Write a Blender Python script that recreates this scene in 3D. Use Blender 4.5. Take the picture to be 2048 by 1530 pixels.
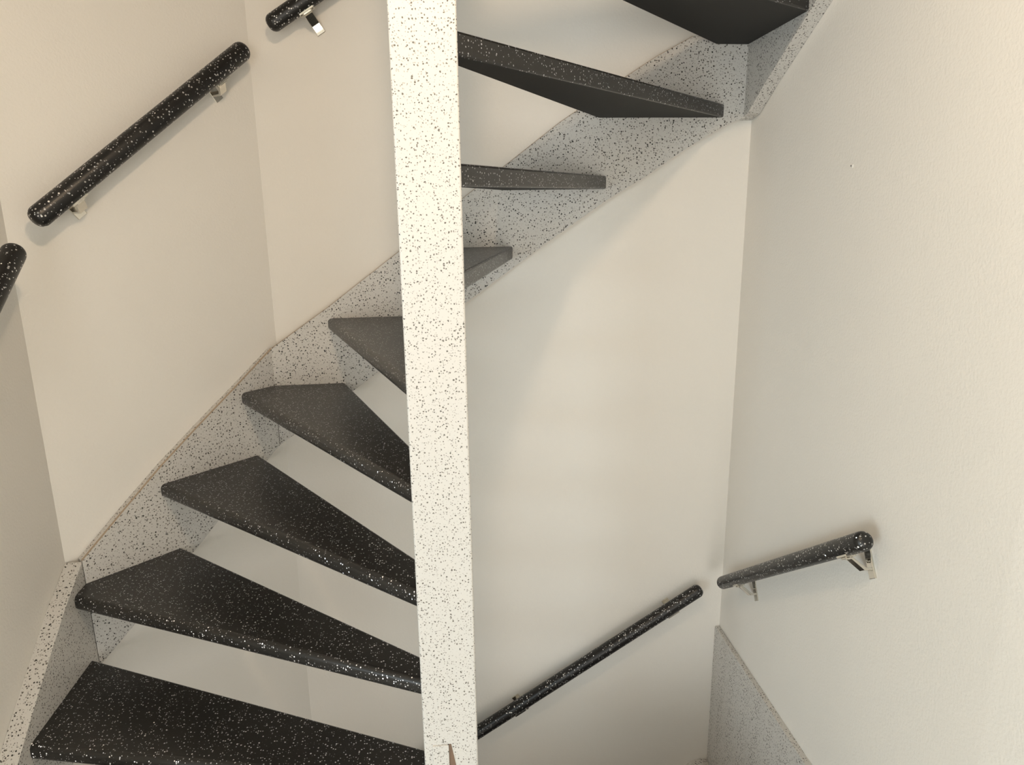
import bpy, bmesh, math
from mathutils import Vector, Matrix
S = bpy.context.scene
for o in list(bpy.data.objects): bpy.data.objects.remove(o)
COL = S.collection

# ------------------------------------------------------------------ camera, light, exposure
RISE = 0.19                       # one step up
EYE = 1.4694                      # eye height above the landing
def eye(x, y, z): return Vector((x, y, z + EYE))     # heights measured from the eye
def Zk(k): return (k + 2) * RISE                      # top of step k (landing = step -2)

cam = bpy.data.cameras.new('camera'); co = bpy.data.objects.new('camera', cam); COL.objects.link(co)
yaw, pitch, roll = 0.10392, 0.24864, -0.01332
F = Vector((math.sin(yaw)*math.cos(pitch), math.cos(yaw)*math.cos(pitch), -math.sin(pitch)))
RT = Vector((math.cos(yaw), -math.sin(yaw), 0)); UP = RT.cross(F)
c_, s_ = math.cos(roll), math.sin(roll)
r2 = RT*c_ + UP*s_; u2 = UP*c_ - RT*s_
M = Matrix((r2, u2, -F)).transposed().to_4x4(); M.translation = eye(0, 0, 0)
co.matrix_world = M
cam.sensor_fit = 'HORIZONTAL'; cam.sensor_width = 36.0; cam.lens = 1470.93/2048*36; cam.clip_start = 0.02
S.camera = co

w = bpy.data.worlds.new('world'); S.world = w; w.use_nodes = True
w.node_tree.nodes['Background'].inputs[0].default_value = (0.80, 0.90, 1.0, 1)
w.node_tree.nodes['Background'].inputs[1].default_value = 0.5

def area(name, loc, target, sx, sy, power, col):
    l = bpy.data.lights.new(name, 'AREA'); l.shape = 'RECTANGLE'; l.size = sx; l.size_y = sy
    l.energy = power; l.color = col
    o = bpy.data.objects.new(name, l); COL.objects.link(o); o.location = loc
    o.rotation_euler = (Vector(target)-Vector(loc)).to_track_quat('-Z', 'Y').to_euler(); return o
def point(name, loc, power, col, r):
    l = bpy.data.lights.new(name, 'POINT'); l.energy = power; l.color = col; l.shadow_soft_size = r
    o = bpy.data.objects.new(name, l); COL.objects.link(o); o.location = loc; return o
# daylight through the hall window to the left of the viewer
area('window_daylight', (-2.96, -2.30, EYE-0.45), (0.3, 1.6, EYE-0.6), 1.7, 1.6, 108, (0.79, 0.93, 1.0))
# warmer fill added behind the viewer to brighten the walls under the treads
area('rear_fill_light', (-0.30, -3.95, EYE-0.65), (-0.30, 1.0, EYE-0.65), 1.5, 1.5, 50, (1.0, 0.95, 0.89))
# warm lamp on the ceiling over the landing
point('ceiling_lamp_light', eye(-0.02, 0.50, 0.74), 23.0, (1.0, 0.75, 0.51), 0.035)
# lamp on the ceiling of the storey above
point('upper_lamp_light', (0.0, 0.6, 4.3), 5, (1.0, 0.82, 0.64), 0.10)
# weak fill added under the stairs to lift the wall between treads
area('under_stair_fill', (-0.45, 1.15, -0.75), (-0.25, 2.1, 0.35), 0.6, 0.6, 3.4, (1.0, 0.93, 0.83))

S.view_settings.view_transform = 'Standard'; S.view_settings.look = 'None'
S.view_settings.gamma = 1.0; S.view_settings.use_curve_mapping = False
S.view_settings.exposure = -0.04

# ------------------------------------------------------------------ materials
def mat(name):
    m = bpy.data.materials.new(name); m.use_nodes = True
    nt = m.node_tree; return m, nt, nt.nodes['Principled BSDF']
def N(nt, t, **kw):
    n = nt.nodes.new(t)
    for k, v in kw.items(): setattr(n, k, v)
    return n
def ramp(nt, src, stops):
    r = N(nt, 'ShaderNodeValToRGB'); nt.links.new(src, r.inputs[0])
    e = r.color_ramp.elements
    while len(e) < len(stops): e.new(0.5)
    for el, (p, c) in zip(e, stops):
        el.position = p; el.color = c if len(c) == 4 else (*c, 1)
    return r
def geo_pos(nt): return N(nt, 'ShaderNodeNewGeometry').outputs['Position']
def voro(nt, pos, scale):
    v = N(nt, 'ShaderNodeTexVoronoi'); v.inputs['Scale'].default_value = scale
    nt.links.new(pos, v.inputs['Vector']); return v
def math_(nt, op, a, b):
    n = N(nt, 'ShaderNodeMath', operation=op)
    for i, x in enumerate((a, b)):
        if isinstance(x, (int, float)): n.inputs[i].default_value = x
        else: nt.links.new(x, n.inputs[i])
    return n.outputs[0]
def mixc(nt, fac, a, b):
    n = N(nt, 'ShaderNodeMix', data_type='RGBA')
    if isinstance(fac, (int, float)): n.inputs[0].default_value = fac
    else: nt.links.new(fac, n.inputs[0])
    for i, x in ((6, a), (7, b)):
        if isinstance(x, tuple): n.inputs[i].default_value = (*x, 1)
        else: nt.links.new(x, n.inputs[i])
    return n.outputs[2]

def wall_mat(name, col):
    m, nt, b = mat(name); p = geo_pos(nt)
    n1 = N(nt, 'ShaderNodeTexNoise'); n1.inputs['Scale'].default_value = 170; n1.inputs['Detail'].default_value = 3
    n2 = N(nt, 'ShaderNodeTexNoise'); n2.inputs['Scale'].default_value = 3.0; n2.inputs['Detail'].default_value = 2
    nt.links.new(p, n1.inputs['Vector']); nt.links.new(p, n2.inputs['Vector'])
    v = mixc(nt, n2.outputs['Fac'], tuple(x*0.97 for x in col), tuple(min(1, x*1.02) for x in col))
    nt.links.new(v, b.inputs['Base Color'])
    b.inputs['Roughness'].default_value = 0.75; b.inputs['Specular IOR Level'].default_value = 0.25
    bp = N(nt, 'ShaderNodeBump'); bp.inputs['Strength'].default_value = 0.6; bp.inputs['Distance'].default_value = 0.0014
    nt.links.new(n1.outputs['Fac'], bp.inputs['Height']); nt.links.new(bp.outputs[0], b.inputs['Normal'])
    return m
WALL = wall_mat('plaster_wall', (0.79, 0.762, 0.71))

def speckle(name, sc1, t1, sc2, t2):
    m, nt, b = mat(name); p = geo_pos(nt)
    nz = N(nt, 'ShaderNodeTexNoise'); nz.inputs['Scale'].default_value = 300; nt.links.new(p, nz.inputs['Vector'])
    # slightly warped coordinates make the flecks irregular
    sc = N(nt, 'ShaderNodeVectorMath', operation='MULTIPLY_ADD'); nt.links.new(nz.outputs['Color'], sc.inputs[0])
    sc.inputs[1].default_value = (0.0028,)*3; nt.links.new(p, sc.inputs[2])
    pos = sc.outputs[0]
    def dots(scale, thr):
        v = voro(nt, pos, scale)
        sep = N(nt, 'ShaderNodeSeparateColor'); nt.links.new(v.outputs['Color'], sep.inputs[0])
        t = math_(nt, 'ADD', math_(nt, 'MULTIPLY', sep.outputs[0], thr*0.55), thr*0.45)
        d = math_(nt, 'SUBTRACT', t, v.outputs['Distance'])
        d = math_(nt, 'MULTIPLY', d, 14.0)
        n = N(nt, 'ShaderNodeClamp'); nt.links.new(d, n.inputs[0]); return n.outputs[0], sep.outputs[1]
    d1, r1 = dots(sc1, t1); d2, q = dots(sc2, t2)
    g = mixc(nt, math_(nt, 'MULTIPLY', d2, 0.6), (0.60, 0.582, 0.55), (0.205, 0.188, 0.163))
    dk = mixc(nt, r1, (0.012, 0.011, 0.010), (0.17, 0.155, 0.135))
    g = mixc(nt, d1, g, dk)
    nt.links.new(g, b.inputs['Base Color']); b.inputs['Roughness'].default_value = 0.42
    b.inputs['Specular IOR Level'].default_value = 0.35
    return m
SPECK = speckle('white_speckled_paint', 215, 0.36, 250, 0.33)
SPECK2 = speckle('white_speckled_paint_dense', 168, 0.41, 210, 0.36)

def glitter(name, base, rough, scale, thr, flake, coat=0.0):
    m, nt, b = mat(name); p = geo_pos(nt)
    v = voro(nt, p, scale)
    sep = N(nt, 'ShaderNodeSeparateColor'); nt.links.new(v.outputs['Color'], sep.inputs[0])
    t = math_(nt, 'MULTIPLY', math_(nt, 'POWER', sep.outputs[0], 1.6), thr)
    d = math_(nt, 'MULTIPLY', math_(nt, 'SUBTRACT', t, v.outputs['Distance']), 14.0)
    cl = N(nt, 'ShaderNodeClamp'); nt.links.new(d, cl.inputs[0]); fac = cl.outputs[0]
    nz = N(nt, 'ShaderNodeTexNoise'); nz.inputs['Scale'].default_value = 9; nt.links.new(p, nz.inputs['Vector'])
    bc = mixc(nt, nz.outputs['Fac'], tuple(x*0.7 for x in base), tuple(x*1.35 for x in base))
    nt.links.new(mixc(nt, fac, bc, flake), b.inputs['Base Color'])
    nt.links.new(math_(nt, 'MULTIPLY', fac, 0.9), b.inputs['Metallic'])
    b.inputs['Roughness'].default_value = rough; b.inputs['Specular IOR Level'].default_value = 0.4
    b.inputs['Coat Weight'].default_value = coat; b.inputs['Coat Roughness'].default_value = 0.30
    # flakes lie at random tilts under the lacquer
    g = N(nt, 'ShaderNodeNewGeometry')
    vm = N(nt, 'ShaderNodeVectorMath', operation='SUBTRACT'); nt.links.new(v.outputs['Color'], vm.inputs[0]); vm.inputs[1].default_value = (0.5,)*3
    vs = N(nt, 'ShaderNodeVectorMath', operation='SCALE'); nt.links.new(vm.outputs[0], vs.inputs[0])
    nt.links.new(math_(nt, 'MULTIPLY', fac, 1.1), vs.inputs['Scale'])
    va = N(nt, 'ShaderNodeVectorMath', operation='ADD'); nt.links.new(vs.outputs[0], va.inputs[0])
    n2 = N(nt, 'ShaderNodeTexNoise'); n2.inputs['Scale'].default_value = 420; nt.links.new(p, n2.inputs['Vector'])
    bp = N(nt, 'ShaderNodeBump'); bp.inputs['Strength'].default_value = 0.25; bp.inputs['Distance'].default_value = 0.0008
    nt.links.new(n2.outputs['Fac'], bp.inputs['Height'])
    nt.links.new(bp.outputs[0], va.inputs[1])
    vn = N(nt, 'ShaderNodeVectorMath', operation='NORMALIZE'); nt.links.new(va.outputs[0], vn.inputs[0])
    nt.links.new(vn.outputs[0], b.inputs['Normal'])
    return m
TREAD = glitter('black_glitter_lacquer', (0.016, 0.015, 0.0138), 0.36, 225, 0.42, (0.72, 0.72, 0.75), 0.18)
RAILM = glitter('black_glitter_rail', (0.012, 0.0115, 0.011), 0.36, 190, 0.46, (0.75, 0.75, 0.75))

def simple(name, col, rough, metal=0.0):
    m, nt, b = mat(name); p = geo_pos(nt)
    nz = N(nt, 'ShaderNodeTexNoise'); nz.inputs['Scale'].default_value = 60; nt.links.new(p, nz.inputs['Vector'])
    nt.links.new(mixc(nt, nz.outputs['Fac'], tuple(x*0.92 for x in col), tuple(min(1, x*1.06) for x in col)), b.inputs['Base Color'])
    b.inputs['Roughness'].default_value = rough; b.inputs['Metallic'].default_value = metal; return m
CHROME = simple('polished_nickel', (0.74, 0.71, 0.64), 0.16, 1.0)
WOOD = simple('bare_brown_wood', (0.17, 0.11, 0.075), 0.7)
FLOORM = simple('pale_floor', (0.62, 0.58, 0.52), 0.6)
CEILM = simple('ceiling_paint', (0.80, 0.78, 0.73), 0.85)
DARK = simple('dark_metal', (0.05, 0.045, 0.04), 0.5, 0.6)
UNDER = simple('matt_black_underside', (0.013, 0.0125, 0.0115), 0.8)
TAN = simple('tan_edge_line', (0.42, 0.33, 0.24), 0.7)

# ------------------------------------------------------------------ mesh helpers
def empty(name, loc=(0, 0, 0)):
    o = bpy.data.objects.new(name, None); COL.objects.link(o); o.location = loc; o.empty_display_size = 0.1; return o
def link(name, bm, m, parent=None, smooth=False):
    bmesh.ops.recalc_face_normals(bm, faces=bm.faces)
    me = bpy.data.meshes.new(name); bm.to_mesh(me); bm.free(); me.materials.append(m)
    if smooth:
        for p in me.polygons: p.use_smooth = True
    o = bpy.data.objects.new(name, me); COL.objects.link(o)
    if parent is not None:
        o.parent = parent
        o.matrix_parent_inverse = Matrix.Translation(-parent.location)
    return o
def tag(o, label=None, cat=None, group=None, kind=None):
    for k, v in (('label', label), ('category', cat), ('group', group), ('kind', kind)):
        if v: o[k] = v
    return o
def prism(pts, d):
    """closed prism from a 3-D polygon pushed along d"""
    bm = bmesh.new(); d = Vector(d)
    a = [bm.verts.new(p) for p in pts]; b = [bm.verts.new(Vector(p)+d) for p in pts]
    bm.faces.new(a); bm.faces.new(b[::-1]); n = len(pts)
    for i in range(n): bm.faces.new((a[i], b[i], b[(i+1) % n], a[(i+1) % n]))
    return bm
def bevel(bm, off, seg=2, edges=None):
    bmesh.ops.bevel(bm, geom=list(edges if edges is not None else bm.edges), offset=off, segments=seg, profile=0.5, affect='EDGES')
    return bm
def box(x0, x1, y0, y1, z0, z1):
    return prism([(x0, y0, z0), (x1, y0, z0), (x1, y1, z0), (x0, y1, z0)], (0, 0, z1-z0))
def obox(o, u, n, v, a, b, c):
    """box in a local frame: ranges a along u, b along n, c along v"""
    P = lambda i, j, k: o + u*i + n*j + v*k
    return prism([P(a[0], b[0], c[0]), P(a[1], b[0], c[0]), P(a[1], b[1], c[0]), P(a[0], b[1], c[0])], v*(c[1]-c[0]))

# ------------------------------------------------------------------ the stairwell
ZB, ZT = -2.7, 4.6
Aw = Vector((-0.9072, 1.7139)); Bw = Vector((-0.4575, 2.1435)); Cw = Vector((0.9245, 2.1435)); Sw = Vector((0.8495, 0.9225))
def wall(name, a, b, out, z0=ZB, z1=ZT, th=0.12, e0=0.0, e1=0.0):
    a = Vector(a); b = Vector(b); d = (b-a).normalized(); n = Vector(out)
    p = [a - d*e0, b + d*e1, b + d*e1 + n*th, a - d*e0 + n*th]
    o = link(name, prism([(q.x, q.y, z0) for q in p], (0, 0, z1-z0)), WALL)
    return tag(o, kind='structure')
HX, HY = -3.0, -4.0
wall('wall_left', (-0.909, 0.62), Aw, (-1, 0.0))
dd = (Bw-Aw).normalized()
wall('wall_diagonal', Aw, Bw, (-dd.y, dd.x))
wall('wall_back', Bw, Cw, (0, 1), e0=0.03, e1=0.10)
rd = (Cw-Sw).normalized()
wall('wall_right', Sw, Cw, (rd.y, -rd.x))
wall('wall_right_near', (Sw.x-0.118, HY), (Sw.x, Sw.y), (1, 0))
def frame(name, boxes, m):
    bm = bmesh.new()
    for a in boxes:
        t = box(*a); me = bpy.data.meshes.new('t'); t.to_mesh(me); t.free(); bm.from_mesh(me); bpy.data.meshes.remove(me)
    return tag(link(name, bm, m), kind='structure')
wall('wall_hall', (HX, 0.62), (-0.909, 0.62), (0, 1))
# hall wall on the far left, around its window
WY0, WY1, WZ0, WZ1 = -3.15, -1.45, EYE-1.25, EYE+0.35
frame('wall_window_side', [(HX-0.12, HX, HY, WY0, ZB, ZT), (HX-0.12, HX, WY1, 0.74, ZB, ZT), (HX-0.12, HX, WY0, WY1, ZB, WZ0), (HX-0.12, HX, WY0, WY1, WZ1, ZT)], WALL)
frame('window_1', [(HX-0.08, HX-0.02, WY0, WY1, WZ0, WZ0+0.05), (HX-0.08, HX-0.02, WY0, WY1, WZ1-0.05, WZ1), (HX-0.08, HX-0.02, WY0, WY0+0.05, WZ0+0.05, WZ1-0.05), (HX-0.08, HX-0.02, WY1-0.05, WY1, WZ0+0.05, WZ1-0.05)], CEILM)
# wall behind the viewer, around an unseen door opening added to hold the fill
DX0, DX1, DZ1 = -1.05, 0.45, EYE+0.10
frame('wall_behind', [(HX, DX0, HY-0.12, HY, ZB, ZT), (DX1, 0.97, HY-0.12, HY, ZB, ZT), (DX0, DX1, HY-0.12, HY, DZ1, ZT), (DX0, DX1, HY-0.12, HY, ZB, 0.0)], WALL)
frame('added_door_1', [(DX0, DX0+0.06, HY-0.10, HY-0.04, 0.0, DZ1), (DX1-0.06, DX1, HY-0.10, HY-0.04, 0.0, DZ1), (DX0+0.06, DX1-0.06, HY-0.10, HY-0.04, DZ1-0.06, DZ1), (DX0+0.06, DX1-0.06, HY-0.10, HY-0.04, 0.0, 0.10)], CEILM)

tag(link('floor', box(HX, 0.86, HY, 1.10, -0.20, 0.0), FLOORM), kind='structure')
tag(link('ceiling', box(HX, 0.86, HY, 1.10, Zk(11)-0.22, Zk(11)), CEILM), kind='structure')
tag(link('floor_lower', box(HX, 0.97, HY, 2.2, ZB, ZB+0.1), FLOORM), kind='structure')
tag(link('ceiling_upper', box(HX, 0.97, HY, 2.2, ZT-0.1, ZT), CEILM), kind='structure')

# ------------------------------------------------------------------ the staircase
TH = 0.0355
Ain = Vector((-0.8671, 1.7130)); Bin = Vector((-0.4661, 2.1058)); Cin = Vector((0.8868, 2.1058))
# plan of each tread: nosing (inner, outer), outer corners..., rear (outer, inner)
PLAN = {
 -1: [(0.00, 1.15), (-0.868, 1.10), (-0.868, 1.42), (0.00, 1.20)],
 0: [(0.01, 1.170), (-0.868, 1.387), (-0.867, 1.682), (-0.005, 1.254)],
 1: [(0.00, 1.211), (-0.8672, 1.649), tuple(Ain), (-0.699, 1.8815), (0.00, 1.267)],
 2: [(-0.02, 1.205), (-0.720, 1.857), (-0.518, 2.0545), (0.01, 1.266)],
 3: [(-0.02, 1.222), (-0.541, 2.0325), tuple(Bin), (-0.267, 2.1058), (0.028, 1.245)],
 4: [(-0.032, 1.255), (-0.3025, 2.1058), (-0.02, 2.1058), (0.02, 1.245)],
 5: [(-0.01, 1.250), (-0.055, 2.1058), (0.226, 2.1058), (0.018, 1.250)],
 6: [(0.04, 1.230), (0.193, 2.1058), (0.4935, 2.1058), (0.030, 1.168)],
 7: [(0.025, 1.250), (0.459, 2.1058), (0.8255, 2.1058), (0.030, 1.172)],
 8: [(0.03, 1.217), (0.783, 2.1058), tuple(Cin), (0.8625, 1.727), (0.020, 1.168)],
 9: [(0.03, 1.205), (0.8645, 1.76), (0.842, 1.40), (0.020, 1.170)],
 10: [(0.03, 1.190), (0.8440, 1.44), (0.825, 1.11), (0.030, 1.11)],
}
def tread_mesh(k, dz=0.0):
    p = PLAN[k]; zt = Zk(k) + dz
    bm = prism([(x, y, zt-TH) for x, y in p], (0, 0, TH))
    bm.edges.ensure_lookup_table()
    a, b = Vector(p[0]), Vector(p[1])
    def on_nose(v): return min((v.co.xy-a).length, (v.co.xy-b).length) < 1e-4
    nose = [e for e in bm.edges if on_nose(e.verts[0]) and on_nose(e.verts[1]) and abs(e.verts[0].co.z-e.verts[1].co.z) < 1e-4]
    rest = [e for e in bm.edges if e not in nose and abs(e.verts[0].co.z-e.verts[1].co.z) < 1e-4]
    bevel(bm, 0.0125, 6, nose)
    c, d = Vector(p[-1]), Vector(p[-2])
    rear = [e for e in bm.edges if e.is_valid and all(min((v.co.xy-c).length, (v.co.xy-d).length) < 2e-3 for v in e.verts) and abs(e.verts[0].co.z-e.verts[1].co.z) < 1e-4]
    bevel(bm, 0.004, 2, rear)
    return bm

stair = tag(empty('winder_staircase', (0, 1.2, 0)), 'winding staircase with black glitter treads turning around a white speckled post', 'staircase')
def tread(k, parent, dz=0.0):
    o = link('tread', tread_mesh(k, dz), TREAD, parent); o.data.materials.append(UNDER)
    for p in o.data.polygons:
        if p.normal.z < -0.95: p.material_index = 1
    return o
for k in range(-1, 11):
    tread(k, stair)

# newel post
PX0, PX1, PY0, PY1 = -0.0512, 0.0483, 1.165, 1.265
post = link('newel_post', bevel(box(PX0, PX1, PY0, PY1, ZB+0.1, Zk(11)+0.9), 0.0035, 3), SPECK, stair)
tag(post, 'white speckled square newel post')
bz = eye(0, 0, -0.9845).z
link('fillet_block', bevel(box(-0.0355, -0.0055, PY0-0.004, PY0+0.01, bz-0.35, bz), 0.0012, 2), SPECK, post)
tag(link('joint_gap', prism([(-0.0050, PY0-0.0012, bz), (-0.0012, PY0-0.0012, bz), (0.0095, PY0-0.0012, bz-0.065), (0.0095, PY0-0.0012, bz-0.35), (-0.0050, PY0-0.0012, bz-0.35)], (0, 0.006, 0)), WOOD, post), 'brown wedge-shaped gap')

def strip_board(name, pts, d, parent, bev=0.003):
    return link(name, bevel(prism(pts, d), bev, 2), SPECK2, parent)
# string along the back wall (outline in x, height from the eye)
BT = [(-0.4585, -0.412), (-0.2991, -0.2986), (-0.0946, -0.1484), (0.0912, -0.0043), (0.2236, 0.0917), (0.3616, 0.1932), (0.5451, 0.3116), (0.626, 0.3614), (0.7274, 0.4137), (0.80, 0.452), (0.8308, 0.483), (0.8467, 0.498), (0.8832, 0.507), (0.9235, 0.495)]
BB = [(0.9235, 0.208), (0.8915, 0.2049), (0.8665, 0.200), (0.8301, 0.1838), (0.72, 0.1214), (0.6084, 0.0487), (0.4971, -0.0151), (0.3281, -0.1284), (0.1001, -0.2884), (-0.1753, -0.4948), (-0.2457, -0.5444), (-0.4605, -0.700)]
def back_board(dz, parent, name='stringer'):
    pts = [eye(x, Bin.y, z+dz) for x, z in BT+BB]
    pts[0].x = Bin.x; pts[-1].x = Bin.x
    return strip_board(name, pts, (0, 0.0377, 0), parent, 0.002)
back_board(0, stair)
# along the diagonal wall: s = distance from the left corner
dl = (Bin-Ain).length
def dg(s, z, off): 
    q = Ain.lerp(Bin, s/dl); return eye(q.x, q.y, z)
nout = Vector((-(Bin-Ain).y, (Bin-Ain).x)).normalized()
def sdiag(x, y): return (Vector((x, y))-Ain).dot((Bin-Ain).normalized())
DT = [(dl, -0.412), (sdiag(-0.4645, 2.1074), -0.4130), (sdiag(-0.5552, 2.0186), -0.5044), (sdiag(-0.6352, 1.9402), -0.583), (sdiag(-0.7121, 1.8649), -0.6611), (sdiag(-0.7859, 1.7926), -0.745), (0.0, -0.8395)]
DB = [(0.0, -1.128), (sdiag(-0.8034, 1.7754), -1.0613), (sdiag(-0.6577, 1.9182), -0.906), (sdiag(-0.6204, 1.9547), -0.8642), (sdiag(-0.4984, 2.0741), -0.7324), (dl, -0.700)]
strip_board('stringer', [dg(s, z, 0) for s, z in DT[1:]+DB], (nout.x*0.026, nout.y*0.026, 0), stair, 0.002)
# along the left wall
LT = [(1.7130, -0.8395), (1.6025, -0.9052), (1.5159, -0.966), (1.4595, -1.0044), (1.3758, -1.0669), (1.3449, -1.091), (1.13, -1.25), (1.13, -1.468)]
LB = [(1.22, -1.468), (1.7130, -1.128)]
strip_board('stringer', [eye(-0.8675, y, z) for y, z in LT+LB], (-0.0397, 0, 0), stair, 0.003)
# along the right wall
rt = (Cw-Sw).normalized()
def rgt(y, z, off=0.0):
    s = (y-Cw.y)/rt.y
    return eye(Cw.x + rt.x*s - off, y, z)
RB = [(2.1435, 0.200), (2.075, 0.2120), (1.967, 0.272), (1.8766, 0.316), (1.7674, 0.3690), (1.694, 0.405), (1.13, 0.70)]
RTp = [(1.13, 1.10), (2.1435, 1.04)]
strip_board('stringer', [rgt(y, z, 0.0375) for y, z in RB+RTp], (0.037, 0, 0), stair, 0.003)

def edge_band(pts, d, parent):
    bm = bmesh.new(); d = Vector(d)
    for a, b in zip(pts, pts[1:]):
        t = prism([a, b, b + d, a + d], (0, 0, 0.0016)); me = bpy.data.meshes.new('t'); t.to_mesh(me); t.free(); bm.from_mesh(me); bpy.data.meshes.remove(me)
    return tag(link('edge_band', bm, TAN, parent), 'thin tan edge line')
edge_band([eye(x, Bin.y+0.0005, z+0.0002) for x, z in [(Bin.x, -0.412)]+BT[1:9]], (0, 0.006, 0), stair)
edge_band([dg(s_, z, 0) + Vector((nout.x*0.0005, nout.y*0.0005, 0.0002)) for s_, z in DT[1:]], (nout.x*0.006, nout.y*0.006, 0), stair)

# ------------------------------------------------------------------ the flight below
low = tag(empty('lower_staircase', (0.5, 1.5, -2.0)), 'grey speckled side boards of the flight going down in the lower right corner', 'staircase')
DZ = -13*RISE
strip_board('stringer', [rgt(y, z, 0.0165) for y, z in ((2.1430, -1.431), (1.7433, -1.395), (1.439, -1.369), (1.13, -1.345), (1.13, -1.77), (1.694, -2.065), (2.1430, -2.27))], (0.016, 0, 0), low, 0.0025)
back_board(DZ, low)
for k in range(4, 11):
    tread(k, low, DZ)

# ------------------------------------------------------------------ handrails
def rail_mesh(a, b, r):
    a = Vector(a); b = Vector(b); ax = (b-a).normalized(); L = (b-a).length
    f = 0.80*r; prof = [(0.0, 0.0)]                    # (distance along, radius): rounded ends
    for i in range(9):
        t = i/8*math.pi/2; prof.append((f - f*math.cos(t), (r-f) + f*math.sin(t)))
    full = prof + [(L-x, q) for x, q in prof[::-1]]
    u = ax.orthogonal().normalized(); v = ax.cross(u); n = 28
    bm = bmesh.new(); rings = []
    for x, q in full:
        c = a + ax*x
        if q < 1e-6: rings.append([bm.verts.new(c)])
        else: rings.append([bm.verts.new(c + (u*math.cos(j*2*math.pi/n) + v*math.sin(j*2*math.pi/n))*q) for j in range(n)])
    for p, q in zip(rings, rings[1:]):
        for j in range(n):
            k = (j+1) % n
            if len(p) == 1: bm.faces.new((p[0], q[j], q[k]))
            elif len(q) == 1: bm.faces.new((p[j], q[0], p[k]))
            else: bm.faces.new((p[j], q[j], q[k], p[k]))
    return bm
def bracket(c, ax, n, r, gap, parent, w=0.024):
    """c: rail axis point, ax: rail direction, n: out of the wall, gap: wall to rail axis"""
    v = ax.cross(n).normalized()
    if v.z > 0: v = -v                                  # points down along the wall
    o = c - n*gap; h = w/2
    root = link('bracket', bevel(obox(o, ax, n, v, (-h, h), (0.0, 0.005), (-0.004, r+0.046)), 0.0008, 1), CHROME, parent)
    vb = r + 0.027
    bm = bmesh.new()
    prof = [(0.004, vb-0.0025), (gap-0.031, vb-0.0025), (gap-0.008, r+0.002), (gap+0.006, r+0.002), (gap+0.006, r+0.0055), (gap-0.005, r+0.0055), (gap-0.028, vb+0.0025), (0.004, vb+0.0025)]
    link('arm', bevel(prism([o + n*q + v*z - ax*h*0.92 for q, z in prof], ax*w*0.92), 0.0006, 1), CHROME, root)
    link('saddle', bevel(obox(o, ax, n, v, (-0.021, 0.021), (gap-0.011, gap+0.011), (r-0.0035, r+0.0022)), 0.0008, 1), CHROME, root)
    for s in (-1, 1):
        sc = rail_mesh(c + ax*0.0165*s + v*(r+0.0015), c + ax*0.0165*s + v*(r+0.0042), 0.003)
        link('screw', sc, CHROME, root, True)
    sc = rail_mesh(o + n*0.004 + v*(r+0.010), o + n*0.0075 + v*(r+0.010), 0.0045)
    link('screw', sc, CHROME, root, True)
def handrail(a, b, r, n, gap, spots, label):
    a, b = eye(*a), eye(*b); ax = (b-a).normalized(); n = Vector((n[0], n[1], 0)).normalized()
    root = tag(empty('handrail', (a+b)/2), label, 'handrail', 'short wall handrails of the stairwell')
    # the axis points given are the centres of the rounded ends
    link('rail', rail_mesh(a - ax*r*0.9, b + ax*r*0.9, r), RAILM, root, True)
    for s in spots:
        q = eye(*s); q = a + ax*((q-a).dot(ax)); bracket(q, ax, n, r, gap, root)
G = 0.07
ndiag = (dd.y, -dd.x)
handrail((-0.839, 1.15, -0.434), (-0.8378, 1.5914, -0.1022), 0.0235, (1, 0), G, [(-0.839, 1.30, -0.321)],
         'black glitter handrail on the left wall, cut off by the left edge of the photo')
handrail((-0.8224, 1.6967, -0.0267), (-0.4604, 2.0512, 0.3568), 0.0240, ndiag, G, [(-0.7760, 1.742, 0.022), (-0.5120, 2.001, 0.302)],
         'long black glitter handrail on the diagonal wall at the upper left')
handrail((-0.3725, 2.0738, 0.4337), (0.55, 2.0738, 1.0113), 0.0228, (0, -1), G, [(-0.304, 2.0738, 0.477), (0.40, 2.0738, 0.917)],
         'black glitter handrail on the back wall at the top, left of the post')
handrail((-0.25, 2.0888, -1.9447), (0.8156, 2.0888, -1.2627), 0.0212, (0, -1), 0.055, [(0.2218, 2.0888, -1.6464), (0.7252, 2.0888, -1.3142)],
         'long slanting black handrail low on the back wall, right of the post')
handrail((0.8672, 2.0003, -1.1843), (0.8202, 1.2486, -0.6700), 0.0200, (-rd.y, rd.x), 0.05, [(0.8590, 1.885, -1.1050), (0.8240, 1.312, -0.7130)],
         'short black handrail with two metal brackets on the right wall')

# ------------------------------------------------------------------ small mark on the right wall
mk = rgt(1.5278, 0.0515)
nr = Vector((-rd.y, rd.x, 0)); ur = Vector((rd.x, rd.y, 0)); vr = Vector((0, 0, 1))
plug = link('wall_plug', rail_mesh(mk - nr*0.004, mk + nr*0.0016, 0.0055), WALL, None, True)
tag(plug, 'tiny plastered-over screw plug on the upper right wall', 'wall plug')
tag(link('screw_hole', obox(mk + nr*0.0012 + ur*0.003, ur, nr, vr, (-0.0012, 0.0022), (-0.001, 0.0006), (-0.0010, 0.0018)), DARK, plug), 'dark screw hole')
